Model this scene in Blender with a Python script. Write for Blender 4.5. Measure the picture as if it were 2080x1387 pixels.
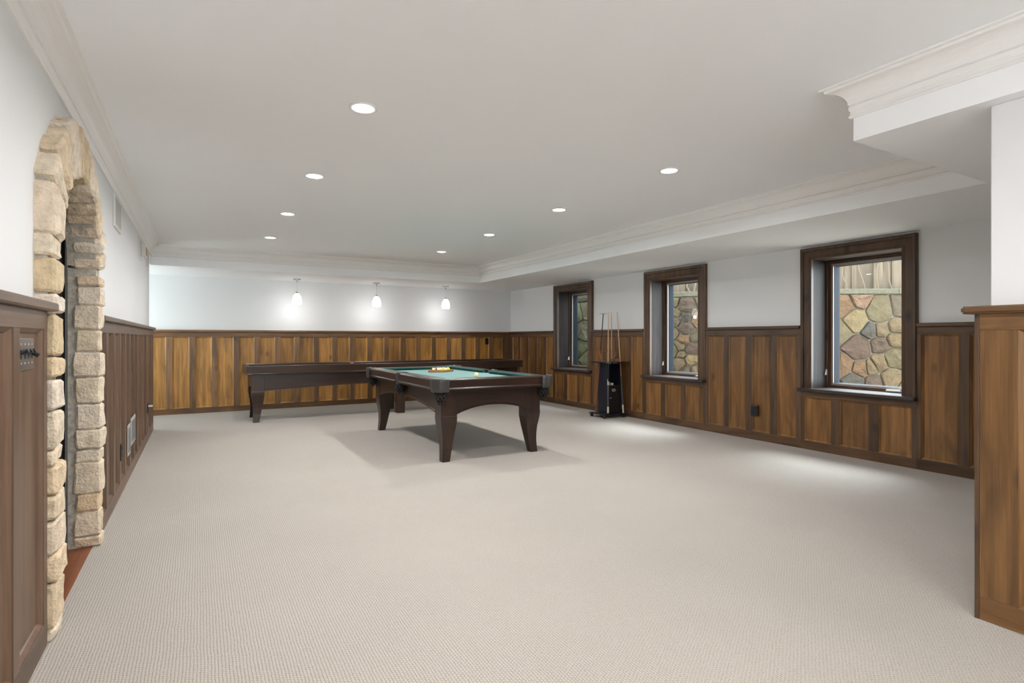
import bpy, bmesh, math, random
from mathutils import Vector, Matrix, noise
for o in list(bpy.data.objects): bpy.data.objects.remove(o)
S=bpy.context.scene; COL=S.collection; D=bpy.data
random.seed(7)
# ------------------------------------------------------------------ camera, sky, exposure, big lights
cd=D.cameras.new('camera'); cam=D.objects.new('camera',cd); COL.objects.link(cam)
cd.sensor_width=36; cd.lens=19.46; cd.shift_y=-.0031; cd.clip_start=.05
cam.location=(0,0,1.2); cam.rotation_euler=(math.radians(90),0,math.radians(-29.53)); S.camera=cam
S.view_settings.view_transform='Standard'; S.view_settings.look='None'; S.view_settings.gamma=1
S.view_settings.use_curve_mapping=False; S.view_settings.exposure=0.68
W=D.worlds.new('sky'); S.world=W; W.use_nodes=True
bgn=W.node_tree.nodes['Background']; bgn.inputs[0].default_value=(.84,.92,1.0,1); bgn.inputs[1].default_value=7.6
def area(name,loc,rot,sx,sy,power,col):
    l=D.lights.new(name,'AREA'); l.shape='RECTANGLE'; l.size=sx; l.size_y=sy; l.energy=power; l.color=col
    o=D.objects.new(name,l); COL.objects.link(o); o.location=loc; o.rotation_euler=rot; return o
POT=12.6; PEND=2.5
# fill lamp added behind the camera to even out the ambient light
area('rear_fill',(1.2,-3.9,1.25),(math.radians(90),0,0),3.2,2.1,20,(.93,.96,1.0))
area('assumed_alcove_light',(-1.62,9.5,1.35),(math.radians(90),0,math.radians(-90)),1.1,1.2,15,(.90,1.0,.99))  # unseen lamp for assumed alcove daylight, brightening the back wall's left end; no window built
area('ceiling_fill',(-.1,-2.2,1.5),(math.radians(142),0,math.radians(-28)),1.2,.8,42,(1,.99,.97))  # unseen uplight added behind the camera to brighten the ceiling

sl_=D.lights.new('overcast_sun','SUN'); sl_.energy=17.0; sl_.angle=math.radians(42); sl_.color=(.80,.90,1.0)
so_=D.objects.new('overcast_sun',sl_); COL.objects.link(so_); so_.rotation_euler=(0,math.radians(27),math.radians(8))
# ------------------------------------------------------------------ materials
def nm(name):
    m=D.materials.new(name); m.use_nodes=True; t=m.node_tree; b=t.nodes['Principled BSDF']; return m,t,b
def N(t,ty,**k):
    n=t.nodes.new(ty)
    for a,v in k.items():
        if a[0]=='i' and a[1:].isdigit(): n.inputs[int(a[1:])].default_value=v
        else: setattr(n,a,v)
    return n
def plain(name,col,rough=.5,metal=0,bump=0,bs=60,var=0,emit=None,es=0,coat=0,spec=.5):
    m,t,b=nm(name); b.inputs['Base Color'].default_value=(*col,1); b.inputs['Roughness'].default_value=rough; b.inputs['Metallic'].default_value=metal
    b.inputs['Specular IOR Level'].default_value=spec; b.inputs['Coat Weight'].default_value=coat
    if emit: b.inputs['Emission Color'].default_value=(*emit,1); b.inputs['Emission Strength'].default_value=es
    g=N(t,'ShaderNodeNewGeometry'); n=N(t,'ShaderNodeTexNoise'); n.inputs['Scale'].default_value=bs; n.inputs['Detail'].default_value=3
    t.links.new(g.outputs['Position'],n.inputs['Vector'])
    if bump:
        bp=N(t,'ShaderNodeBump'); bp.inputs['Strength'].default_value=bump; bp.inputs['Distance'].default_value=.004
        t.links.new(n.outputs[0],bp.inputs['Height']); t.links.new(bp.outputs[0],b.inputs['Normal'])
    if var:
        r=N(t,'ShaderNodeValToRGB'); r.color_ramp.elements[0].position=.3; r.color_ramp.elements[1].position=.7
        r.color_ramp.elements[0].color=(*[c*(1-var) for c in col],1); r.color_ramp.elements[1].color=(*[min(1,c*(1+var)) for c in col],1)
        t.links.new(n.outputs[0],r.inputs[0]); t.links.new(r.outputs[0],b.inputs['Base Color'])
    return m
def wood(name,ax,dark,mid,light,knots=.8,blotch=.7,rough=.38,lo=.35,hi=.7,spec=.5):
    m,t,b=nm(name); L=t.links.new
    g=N(t,'ShaderNodeNewGeometry'); oi=N(t,'ShaderNodeObjectInfo')
    mu=N(t,'ShaderNodeVectorMath',operation='MULTIPLY_ADD'); 
    cmb=N(t,'ShaderNodeCombineXYZ')
    for i,k in enumerate((31.,17.,23.)):
        mm=N(t,'ShaderNodeMath',operation='MULTIPLY'); mm.inputs[1].default_value=k; L(oi.outputs['Random'],mm.inputs[0]); L(mm.outputs[0],cmb.inputs[i])
    mu.inputs[1].default_value=(1,1,1); L(g.outputs['Position'],mu.inputs[0]); L(cmb.outputs[0],mu.inputs[2])
    def mp(s,k):
        v=[s,s,s]; v[ax]=s*k
        n=N(t,'ShaderNodeVectorMath',operation='MULTIPLY'); n.inputs[1].default_value=v; L(mu.outputs[0],n.inputs[0]); return n.outputs[0]
    def nz(s,k,det,dist=0):
        n=N(t,'ShaderNodeTexNoise'); n.inputs['Scale'].default_value=1; n.inputs['Detail'].default_value=det; n.inputs['Distortion'].default_value=dist
        L(mp(s,k),n.inputs['Vector']); return n.outputs[0]
    n1=nz(22,.06,5,.6); n2=nz(5,.28,3,.8); n3=nz(150,.03,2)
    r=N(t,'ShaderNodeValToRGB'); e=r.color_ramp.elements; e[0].position=lo; e[0].color=(*mid,1); e[1].position=hi; e[1].color=(*light,1)
    L(n1,r.inputs[0])
    r2=N(t,'ShaderNodeMapRange'); r2.inputs[1].default_value=.50; r2.inputs[2].default_value=.72; r2.inputs[4].default_value=blotch; L(n2,r2.inputs[0])
    mx=N(t,'ShaderNodeMix',data_type='RGBA'); L(r2.outputs[0],mx.inputs[0]); L(r.outputs[0],mx.inputs[6]); mx.inputs[7].default_value=(*dark,1)
    v=N(t,'ShaderNodeTexVoronoi'); v.inputs['Scale'].default_value=1; L(mp(3.4,.55),v.inputs['Vector'])
    kn=N(t,'ShaderNodeMapRange'); kn.inputs[1].default_value=.02; kn.inputs[2].default_value=.13; kn.inputs[3].default_value=knots; kn.inputs[4].default_value=0; L(v.outputs['Distance'],kn.inputs[0])
    mx2=N(t,'ShaderNodeMix',data_type='RGBA'); L(kn.outputs[0],mx2.inputs[0]); L(mx.outputs[2],mx2.inputs[6]); mx2.inputs[7].default_value=(*[c*.45 for c in dark],1)
    # fine grain and a tone of its own for every board
    mr=N(t,'ShaderNodeMapRange'); mr.inputs[1].default_value=.3; mr.inputs[2].default_value=.7; mr.inputs[3].default_value=.86; mr.inputs[4].default_value=1.1; L(n3,mr.inputs[0])
    orr=N(t,'ShaderNodeMapRange'); orr.inputs[3].default_value=.78; orr.inputs[4].default_value=1.25; L(oi.outputs['Random'],orr.inputs[0])
    m3=N(t,'ShaderNodeMath',operation='MULTIPLY'); L(mr.outputs[0],m3.inputs[0]); L(orr.outputs[0],m3.inputs[1])
    vm=N(t,'ShaderNodeVectorMath',operation='SCALE'); L(mx2.outputs[2],vm.inputs[0]); L(m3.outputs[0],vm.inputs['Scale']); L(vm.outputs[0],b.inputs['Base Color'])
    b.inputs['Roughness'].default_value=rough; b.inputs['Specular IOR Level'].default_value=spec
    bp=N(t,'ShaderNodeBump'); bp.inputs['Strength'].default_value=.12; bp.inputs['Distance'].default_value=.003; L(n3,bp.inputs['Height']); L(bp.outputs[0],b.inputs['Normal'])
    return m
# knotty stained panelling: right and back walls
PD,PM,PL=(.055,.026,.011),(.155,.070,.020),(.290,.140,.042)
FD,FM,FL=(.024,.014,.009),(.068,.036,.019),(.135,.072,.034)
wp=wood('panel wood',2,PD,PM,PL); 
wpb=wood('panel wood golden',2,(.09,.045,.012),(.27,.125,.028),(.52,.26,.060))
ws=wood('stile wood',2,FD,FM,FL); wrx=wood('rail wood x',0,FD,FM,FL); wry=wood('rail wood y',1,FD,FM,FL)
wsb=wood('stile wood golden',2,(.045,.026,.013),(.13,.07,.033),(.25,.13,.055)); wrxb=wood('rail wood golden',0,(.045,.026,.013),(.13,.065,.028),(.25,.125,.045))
# smoother, redder panelling: left wall
LD,LM,LL=(.06,.034,.020),(.105,.060,.036),(.155,.094,.060)
wlp=wood('left panel wood',2,LD,LM,LL,knots=.1,blotch=.3,rough=.42); wls=wood('left stile wood',2,LD,LM,LL,knots=.1,blotch=.3,rough=.4)
wly=wood('left rail wood',1,LD,LM,LL,knots=.1,blotch=.4,rough=.4)
wj=wood('jamb wood',2,(.012,.010,.010),(.026,.020,.019),(.045,.036,.034),knots=.3,rough=.5,spec=.2); wjy=wood('sill wood',1,(.02,.016,.016),(.045,.036,.034),(.075,.062,.06),knots=.3,rough=.4,spec=.35)  # jamb and sill stain greyed in imitation of reflected daylight
# stub wall, warm brown
wtp=wood('stub panel wood',2,(.07,.034,.01),(.17,.078,.018),(.28,.135,.036),knots=.3); wts=wood('stub stile wood',2,(.022,.013,.007),(.10,.050,.018),(.20,.10,.034)); wty=wood('stub rail wood',1,(.03,.017,.009),(.115,.056,.022),(.21,.105,.038))
esp=wood('espresso wood',2,(.012,.006,.0035),(.023,.0115,.007),(.038,.019,.0115),knots=0,blotch=.5,rough=.3); espx=wood('espresso wood lengthwise',0,(.012,.006,.0035),(.023,.0115,.007),(.038,.019,.0115),knots=0,blotch=.5,rough=.3)
espy=wood('espresso wood crosswise',1,(.012,.006,.0035),(.023,.0115,.007),(.038,.019,.0115),knots=0,blotch=.5,rough=.3)
floorwood=wood('threshold wood',1,(.06,.018,.008),(.14,.042,.017),(.22,.075,.03),knots=.3,rough=.35)
paint=plain('white wall paint',(.785,.80,.81),.6,bump=.04,bs=180)
ceilp=plain('ceiling paint',(.925,.94,.96),.75,bump=.03,bs=180)
trimp=plain('white trim paint',(.88,.875,.86),.33)
black=plain('black paint',(.006,.007,.010),.4); blackgl=plain('black leather',(.040,.039,.035),.36,bump=.25,bs=120)
netm=plain('pocket net leather',(.010,.008,.008),.55)
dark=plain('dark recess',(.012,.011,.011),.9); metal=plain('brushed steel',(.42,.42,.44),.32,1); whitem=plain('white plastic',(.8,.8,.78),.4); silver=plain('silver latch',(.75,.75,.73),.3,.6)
brass=plain('brass',(.45,.30,.10),.4,.8); bronze=plain('dark bronze plate',(.02,.016,.014),.45,.3); vent=plain('register metal',(.50,.49,.47),.45,.3)
felt=plain('green cloth',(.15,.27,.26),.95,bump=.1,bs=900,var=.05); feltd=plain('cushion cloth',(.013,.075,.066),.9,bump=.1,bs=900)
mortar=plain('mortar',(.42,.395,.34),.95,bump=.9,bs=45,var=.25); mortar2=plain('wall mortar',(.115,.097,.066),.95,bump=.9,bs=30,var=.3)
ledgem=plain('mossy ledge stone',(.062,.058,.036),.9,bump=.8,bs=25,var=.3)
gravel=plain('gravel',(.22,.19,.15),.95,bump=1,bs=60,var=.4)
rubber=plain('black caster',(.008,.008,.008),.35)
emitw=plain('lamp lens',(1,1,1),.5,emit=(1,.985,.95),es=14); shade=plain('lit glass shade',(1,1,1),.4,emit=(1,.985,.96),es=3.2)
alu=plain('sash bead',(.42,.38,.34),.35,.3); sashb=plain('sky-tinted sash',(.022,.03,.043),.6,spec=.1)  # sash colour imitates the blue sky reflected in the glazing recess
def stone_mat(name,cols,bs=14,scale=1.):
    m,t,b=nm(name); L=t.links.new
    g=N(t,'ShaderNodeNewGeometry'); oi=N(t,'ShaderNodeObjectInfo')
    r0=N(t,'ShaderNodeValToRGB'); els=r0.color_ramp.elements
    for i,c in enumerate(cols):
        e=els[i] if i<2 else els.new(i/(len(cols)-1))
        e.position=i/(len(cols)-1); e.color=(*c,1)
    L(oi.outputs['Random'],r0.inputs[0])
    n=N(t,'ShaderNodeTexNoise'); n.inputs['Scale'].default_value=bs; n.inputs['Detail'].default_value=8; n.inputs['Roughness'].default_value=.65; L(g.outputs['Position'],n.inputs['Vector'])
    n2=N(t,'ShaderNodeTexNoise'); n2.inputs['Scale'].default_value=bs*5; n2.inputs['Detail'].default_value=6; L(g.outputs['Position'],n2.inputs['Vector'])
    mr=N(t,'ShaderNodeMapRange'); mr.inputs[1].default_value=.3; mr.inputs[2].default_value=.7; mr.inputs[3].default_value=.72; mr.inputs[4].default_value=1.15; L(n.outputs[0],mr.inputs[0])
    sc=N(t,'ShaderNodeVectorMath',operation='SCALE'); L(r0.outputs[0],sc.inputs[0]); L(mr.outputs[0],sc.inputs['Scale']); L(sc.outputs[0],b.inputs['Base Color'])
    ad=N(t,'ShaderNodeMath',operation='MULTIPLY_ADD'); ad.inputs[1].default_value=.35; L(n2.outputs[0],ad.inputs[0]); L(n.outputs[0],ad.inputs[2])
    bp=N(t,'ShaderNodeBump'); bp.inputs['Strength'].default_value=.9; bp.inputs['Distance'].default_value=.05*scale; L(ad.outputs[0],bp.inputs['Height']); L(bp.outputs[0],b.inputs['Normal'])
    b.inputs['Roughness'].default_value=.92; return m
lime=stone_mat('limestone',[(.83,.70,.52),(.87,.76,.60),(.80,.61,.39),(.88,.78,.66),(.83,.67,.46)],16,.6)
limey=stone_mat('golden limestone',[(.72,.57,.36),(.75,.60,.39)],16,.6)
FS={'o':stone_mat('orange fieldstone',[(0.096,0.051,0.021),(0.111,0.061,0.024)],9,1.6),'p':stone_mat('pink fieldstone',[(0.113,0.065,0.034),(0.106,0.061,0.033)]),
 'c':stone_mat('cream fieldstone',[(0.124,0.085,0.036),(0.113,0.081,0.034)]),'g':stone_mat('green-grey fieldstone',[(0.081,0.061,0.028),(0.073,0.060,0.025)]),
 's':stone_mat('grey fieldstone',[(0.058,0.045,0.024),(0.067,0.046,0.025)]),'b':stone_mat('slate blue fieldstone',[(0.033,0.028,0.021),(0.040,0.033,0.022)]),
 't':stone_mat('tan fieldstone',[(0.086,0.058,0.026),(0.094,0.063,0.028)]),'m':stone_mat('lightened mossy fieldstone',[(0.202,0.195,0.094),(0.168,0.178,0.090),(0.185,0.166,0.107)]),'v':stone_mat('purple-brown fieldstone',[(0.050,0.032,0.019),(0.059,0.033,0.019)])}  # mossy stones lightened in colour to make up for the dim gap
plankm=wood('fence plank',2,(.022,.017,.010),(.062,.046,.028),(.115,.088,.058),knots=.5,rough=.85)
def carpet_mat():
    m,t,b=nm('looped beige carpet'); L=t.links.new
    g=N(t,'ShaderNodeNewGeometry'); sx=N(t,'ShaderNodeSeparateXYZ')
    wb=N(t,'ShaderNodeTexNoise'); wb.inputs['Scale'].default_value=7; wb.inputs['Detail'].default_value=2; L(g.outputs['Position'],wb.inputs['Vector'])
    w2=N(t,'ShaderNodeVectorMath',operation='MULTIPLY_ADD'); w2.inputs[1].default_value=(.010,.020,0); L(wb.outputs[1],w2.inputs[0]); L(g.outputs['Position'],w2.inputs[2]); L(w2.outputs[0],sx.inputs[0])
    def M(op,a,bv=None,c=None):
        n=N(t,'ShaderNodeMath',operation=op)
        for i,x in enumerate((a,bv,c)):
            if x is None: continue
            if isinstance(x,(int,float)): n.inputs[i].default_value=x
            else: L(x,n.inputs[i])
        return n.outputs[0]
    px=M('MULTIPLY',sx.outputs[0],math.pi/.0115); row=M('FLOOR',M('DIVIDE',sx.outputs[0],.0115))
    odd=M('MULTIPLY',M('MODULO',row,2.),.5)
    ry=M('ABSOLUTE',M('SINE',px)); py=M('ABSOLUTE',M('SINE',M('MULTIPLY',M('ADD',M('DIVIDE',sx.outputs[1],.0145),odd),math.pi)))
    h=M('MULTIPLY',M('POWER',ry,.6),M('MULTIPLY_ADD',M('POWER',py,.7),.72,.28))
    n=N(t,'ShaderNodeTexNoise'); n.inputs['Scale'].default_value=150; n.inputs['Detail'].default_value=2; L(g.outputs['Position'],n.inputs['Vector'])
    big=N(t,'ShaderNodeTexNoise'); big.inputs['Scale'].default_value=1.1; big.inputs['Detail'].default_value=3; L(g.outputs['Position'],big.inputs['Vector'])
    hh=M('ADD',h,M('MULTIPLY_ADD',n.outputs[0],1.3,-.65))
    r=N(t,'ShaderNodeValToRGB'); e=r.color_ramp.elements; e[0].position=.12; e[0].color=(.26,.23,.195,1); e[1].position=.7; e[1].color=(.425,.39,.35,1); L(hh,r.inputs[0])  # valleys between loops coloured darker, standing in for their shade
    s=N(t,'ShaderNodeVectorMath',operation='SCALE'); L(r.outputs[0],s.inputs[0]); L(M('MULTIPLY_ADD',big.outputs[0],.16,.92),s.inputs['Scale']); L(s.outputs[0],b.inputs['Base Color'])
    bp=N(t,'ShaderNodeBump'); bp.inputs['Strength'].default_value=.5; bp.inputs['Distance'].default_value=.003; L(hh,bp.inputs['Height']); L(bp.outputs[0],b.inputs['Normal'])
    b.inputs['Roughness'].default_value=.97; b.inputs['Specular IOR Level'].default_value=.1; b.inputs['Sheen Weight'].default_value=.15
    return m
carpet=carpet_mat()
def glass_mat():
    m=D.materials.new('window glass'); m.use_nodes=True; t=m.node_tree; t.nodes.clear(); L=t.links.new
    o=N(t,'ShaderNodeOutputMaterial'); mx=N(t,'ShaderNodeMixShader'); tr=N(t,'ShaderNodeBsdfTransparent'); gl=N(t,'ShaderNodeBsdfGlossy'); gl.inputs['Roughness'].default_value=.01
    tr.inputs[0].default_value=(.94,.94,.92,1); g=N(t,'ShaderNodeNewGeometry'); dt=N(t,'ShaderNodeVectorMath',operation='DOT_PRODUCT'); L(g.outputs['Normal'],dt.inputs[0]); L(g.outputs['Incoming'],dt.inputs[1])
    ab=N(t,'ShaderNodeMath',operation='ABSOLUTE'); L(dt.outputs['Value'],ab.inputs[0]); om=N(t,'ShaderNodeMath',operation='SUBTRACT'); om.inputs[0].default_value=1; L(ab.outputs[0],om.inputs[1])
    pw=N(t,'ShaderNodeMath',operation='POWER'); pw.inputs[1].default_value=5; L(om.outputs[0],pw.inputs[0]); sc=N(t,'ShaderNodeMath',operation='MULTIPLY_ADD'); sc.inputs[1].default_value=.96; sc.inputs[2].default_value=.03; L(pw.outputs[0],sc.inputs[0]); L(sc.outputs[0],mx.inputs[0]); L(tr.outputs[0],mx.inputs[1]); L(gl.outputs[0],mx.inputs[2]); L(mx.outputs[0],o.inputs[0]); return m
glass=glass_mat()

# ------------------------------------------------------------------ helpers
def mk(name,verts,faces,mat,parent=None,smooth=False,bevel=0,seg=1,loc=None):
    me=D.meshes.new(name); me.from_pydata([tuple(v) for v in verts],[],faces); me.materials.append(mat)
    bm=bmesh.new(); bm.from_mesh(me); bmesh.ops.remove_doubles(bm,verts=bm.verts,dist=1e-6)
    if bevel: bmesh.ops.bevel(bm,geom=[e for e in bm.edges if len(e.link_faces)==2 and e.calc_face_angle(0)>.5],offset=bevel,segments=seg,affect='EDGES',clamp_overlap=True)
    bmesh.ops.recalc_face_normals(bm,faces=bm.faces); bm.to_mesh(me); bm.free()
    if smooth:
        me.shade_smooth()
    o=D.objects.new(name,me); COL.objects.link(o); o.parent=parent
    if loc: o.location=loc
    return o
def boxd(x0,y0,z0,x1,y1,z1):
    v=[(x,y,z) for z in (z0,z1) for y in (y0,y1) for x in (x0,x1)]
    return v,[(0,2,3,1),(4,5,7,6),(0,1,5,4),(2,6,7,3),(0,4,6,2),(1,3,7,5)]
def join(*ds):
    V=[];F=[]
    for v,f in ds:
        n=len(V); V+=list(v); F+=[tuple(i+n for i in q) for q in f]
    return V,F
def box(name,a,b,mat,parent=None,bevel=.0015,**k):
    lo=[min(p,q) for p,q in zip(a,b)]; hi=[max(p,q) for p,q in zip(a,b)]
    return mk(name,*boxd(*lo,*hi),mat,parent,bevel=bevel,**k)
def empty(name,loc=(0,0,0),rz=0,parent=None):
    o=D.objects.new(name,None); COL.objects.link(o); o.location=loc; o.rotation_euler=(0,0,rz); o.empty_display_size=.1; o.parent=parent; return o
def tag(o,label=None,cat=None,group=None,kind=None):
    if label: o['label']=label
    if cat: o['category']=cat
    if group: o['group']=group
    if kind: o['kind']=kind
    return o
def lathe(prof,n=24,c=(0,0,0),cap=True):
    V=[];F=[]
    for r,z in prof:
        for i in range(n):
            a=2*math.pi*i/n; V.append((c[0]+r*math.cos(a),c[1]+r*math.sin(a),c[2]+z))
    for j in range(len(prof)-1):
        for i in range(n):
            k=(i+1)%n; F.append((j*n+i,j*n+k,(j+1)*n+k,(j+1)*n+i))
    if cap: F.append(tuple(range(n))[::-1]); F.append(tuple((len(prof)-1)*n+i for i in range(n)))
    return V,F
def tube(pts,rs,n=8,cap=True):
    V=[];F=[]; pts=[Vector(p) for p in pts]
    if not isinstance(rs,(list,tuple)): rs=[rs]*len(pts)
    up=None
    for i,p in enumerate(pts):
        d=(pts[min(i+1,len(pts)-1)]-pts[max(i-1,0)]).normalized()
        if up is None: up=Vector((0,0,1)) if abs(d.z)<.9 else Vector((1,0,0))
        x=d.cross(up).normalized(); y=x.cross(d).normalized(); up=y
        for k in range(n):
            a=2*math.pi*k/n; V.append(p+x*rs[i]*math.cos(a)+y*rs[i]*math.sin(a))
    for j in range(len(pts)-1):
        for i in range(n):
            k=(i+1)%n; F.append((j*n+i,j*n+k,(j+1)*n+k,(j+1)*n+i))
    if cap: F.append(tuple(range(n))[::-1]); F.append(tuple((len(pts)-1)*n+i for i in range(n)))
    return V,F
def prism(poly,f0,f1):
    n=len(poly); V=[f0(p) for p in poly]+[f1(p) for p in poly]
    F=[tuple(range(n))[::-1],tuple(range(n,2*n))]+[(i,(i+1)%n,n+(i+1)%n,n+i) for i in range(n)]
    return V,F
def sweep(name,path,prof,mapf,mat,parent=None,closed=False,kind=None,names=None):
    """mitred moulding: path of 2D points, prof of (offset along left normal, height); one object per straight run"""
    n=len(path); P=[Vector(p) for p in path]; out=[]
    def nrm(a,b): d=(b-a).normalized(); return Vector((-d.y,d.x))
    segs=n if closed else n-1; M=[]
    for i in range(n):
        ns=[]
        if closed or i>0: ns.append(nrm(P[i-1],P[i]))
        if closed or i<n-1: ns.append(nrm(P[i],P[(i+1)%n]))
        M.append(ns[0] if len(ns)==1 else (ns[0]+ns[1])/(1+ns[0].dot(ns[1])))
    for s in range(segs):
        a,b=s,(s+1)%n; V=[]
        for i in (a,b):
            for (o,h) in prof: q=P[i]+M[i]*o; V.append(mapf(q.x,q.y,h))
        k=len(prof); F=[tuple(range(k)),tuple(range(2*k-1,k-1,-1))]+[(j,(j+1)%k,k+(j+1)%k,k+j) for j in range(k)]
        nm_=names[s] if names else name
        o=mk(nm_,V,F,mat,parent); out.append(o)
        if kind: tag(o,kind=kind)
    return out

# ------------------------------------------------------------------ room shell
ZC,ZS=2.463,2.192; XL,XRw,YBw=-.56,5.765,10.235; YEND=8.62
Y0=-4.0
fl=box('floor',(-.53,Y0,-.08),(5.80,10.3,0),carpet,bevel=0); tag(fl,'beige looped carpet covering the whole floor','floor',kind='structure')
box('alcove_floor',(-1.7,8.4,-.08),(-.53,10.3,0),carpet,fl,bevel=0)
ce=box('ceiling',(-1.8,Y0-.1,ZC),(6.2,10.4,ZC+.15),ceilp,bevel=0); tag(ce,'flat white ceiling with recessed lights','ceiling',kind='structure')
def soffit(poly): return mk('soffit',*prism(poly,lambda p:(p[0],p[1],ZS),lambda p:(p[0],p[1],ZC+.01)),ceilp,ce)
soffit([(4.383,1.577),(5.9,1.577),(5.9,8.912),(4.383,8.912)]); soffit([(-.56,8.912),(5.9,8.912),(5.9,10.3),(-.56,10.3)]); soffit([(2.869,Y0),(5.9,Y0),(5.9,1.577),(2.869,1.577)])
soffit([(-1.7,8.4),(-.56,8.4),(-.56,10.3),(-1.7,10.3)])
wb=box('wall_back',(-1.7,YBw,0),(5.9,YBw+.15,ZC),paint,bevel=0); tag(wb,'far white wall above golden brown panelling','wall',kind='structure')
# right wall with three openings
WIN=[(7.413,8.413),(5.148,6.033),(2.713,3.590)]   # opening spans along y
WIN=[(7.525,8.425),(5.142,6.032),(2.712,3.588)]
zs,zh=.66,2.045
parts=[]; ys=[Y0]+[v for s in sorted(WIN) for v in (s[0]-.02,s[1]+.02)]+[YBw+.1]
XO=6.15
parts.append(boxd(XRw,Y0,0,XO,YBw+.1,zs-.03)); parts.append(boxd(XRw,Y0,zh+.02,XO,YBw+.1,ZC))
for i in range(0,len(ys),2): parts.append(boxd(XRw,ys[i],zs-.03,XO,ys[i+1],zh+.02))
wr=mk('wall_right',*join(*parts),paint); tag(wr,'right white wall pierced by three deep windows','wall',kind='structure')
# left wall: plaster, with arched opening
AY0,AY1=2.965,3.955
lp=[boxd(XL-.25,Y0,0,XL,AY0-.1,ZC),boxd(XL-.25,AY1+.1,0,XL,YEND,ZC),boxd(XL-.25,AY0-.1,2.06,XL,AY1+.1,ZC),boxd(-1.7,YEND-.2,0,XL-.2,YEND,ZC),boxd(-1.75,YEND-.2,0,-1.7,YBw+.1,ZC)]
wl=mk('wall_left',*join(*lp),paint); tag(wl,'left white wall beside the stone arch','wall',kind='structure')
wn=box('wall_rear',(-.8,Y0-.1,0),(5.9,Y0,ZC),paint,bevel=0); tag(wn,'plain white wall behind the camera','wall',kind='structure')
# stub wall at the right edge of the picture
XT,YT=2.945,1.05
wt=box('wall_stub',(XT,Y0,0),(XRw,YT,ZS),paint,bevel=.004); tag(wt,'white stub wall at the right edge above brown panelling','wall',kind='structure')
# crown moulding
crown=[(0,-.157),(.012,-.157),(.017,-.150),(.012,-.142),(.010,-.125),(.016,-.116),(.016,-.100),(.010,-.094)]
for i in range(9):
    a=math.pi/2*i/8; crown.append((.018+.072*(1-math.cos(a)),-.090+.068*math.sin(a)))
crown+= [(.094,-.020),(.096,-.010),(.112,-.008),(.114,.004),(0,.004)]
cp=[(2.869,Y0),(2.869,1.577),(4.383,1.577),(4.383,8.912),(XL,8.912),(XL,Y0)]
sweep('trim',cp,crown,lambda x,y,h:(x,y,ZC+h),trimp,kind='structure',names=['trim_1','trim_2','trim_3','trim_4','trim_5'])
for n_,l_ in zip(('trim_1','trim_2','trim_3','trim_4','trim_5'),('crown moulding on the near right beam','crown moulding on the short return of the right beam','long crown moulding along the right soffit','crown moulding across the far soffit','crown moulding along the left wall')): tag(D.objects[n_],l_,'crown moulding')

# ------------------------------------------------------------------ wainscot
def mR(d,a,z): return (XRw-d,a,z)
def mB(d,a,z): return (a,YBw-d,z)
def mL(d,a,z): return (XL+d,a,z)
def mT(d,a,z): return (XT-d,a,z)
def bx(name,mp,d0,d1,a0,a1,z0,z1,mat,par,bevel=.0015):
    return box(name,mp(d0,a0,z0),mp(d1,a1,z1),mat,par,bevel)
def panel(mp,a0,a1,z0,z1,mat,par,dp=.014,df=.034,mw=.014):
    """recessed flat panel with a sloping moulding round it, one piece"""
    V=[];
    for (i,d) in ((0,df-.004),(mw,dp+.006),(mw+.003,dp)):
        V+=[mp(d,a0+i,z0+i),mp(d,a1-i,z0+i),mp(d,a1-i,z1-i),mp(d,a0+i,z1-i)]
    V+=[mp(.001,a0,z0),mp(.001,a1,z0),mp(.001,a1,z1),mp(.001,a0,z1)]
    F=[]
    for k in (0,4): F+=[(k+i,k+(i+1)%4,k+4+(i+1)%4,k+4+i) for i in range(4)]
    F+=[(8,9,10,11),(12,15,14,13)]+[(12+i,12+(i+1)%4,(i+1)%4,i) for i in range(4)]
    return mk('panel',V,F,mat,par)
def wains(mp,par,a0,a1,pans,pm,sm,rm,dp=.014,z0=.10,z1=1.235,zt=1.305,d=.035,cap=True,capm=None,c0=0,c1=0):
    bx('bottom_rail',mp,0,d,a0,a1,0,z0,rm,par); bx('top_rail',mp,0,d,a0,a1,z1,zt,rm,par)
    cur=a0
    for (p,q) in sorted(pans)+[(a1,a1)]:
        if p-cur>.004: bx('stile',mp,0,d-.0005,cur,p,z0,z1,sm,par)
        if q>p: panel(mp,p,q,z0,z1,pm,par,df=d,dp=dp)
        cur=q
    if cap: bx('cap_rail',mp,0,d+.028,a0-c0,a1+c1,zt,zt+.035,capm or rm,par,bevel=.006)
def even(a0,n,w,s): return [(a0+i*(w+s),a0+i*(w+s)+w) for i in range(n)]
# back wall: pitch .3155
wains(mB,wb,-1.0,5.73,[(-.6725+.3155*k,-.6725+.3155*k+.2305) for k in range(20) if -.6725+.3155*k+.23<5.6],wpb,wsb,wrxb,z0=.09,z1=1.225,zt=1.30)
# right wall
c=.125
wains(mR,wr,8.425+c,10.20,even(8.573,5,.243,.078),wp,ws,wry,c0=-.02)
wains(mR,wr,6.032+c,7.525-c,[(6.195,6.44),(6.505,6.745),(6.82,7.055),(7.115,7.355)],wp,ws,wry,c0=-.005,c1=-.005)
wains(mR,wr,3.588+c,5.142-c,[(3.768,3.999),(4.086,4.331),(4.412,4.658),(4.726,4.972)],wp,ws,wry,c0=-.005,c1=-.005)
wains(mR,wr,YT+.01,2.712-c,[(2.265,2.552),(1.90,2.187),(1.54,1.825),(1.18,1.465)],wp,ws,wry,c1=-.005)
for (w0,w1) in WIN:
    pw=(w1-w0+2*c-.07-.072*2-.04)/3
    wains(mR,wr,w0-c,w1+c,even(w0-c+.04,3,pw,.085),wp,ws,wry,z0=.095,z1=.565,zt=.625,cap=False,d=.0345)
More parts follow.
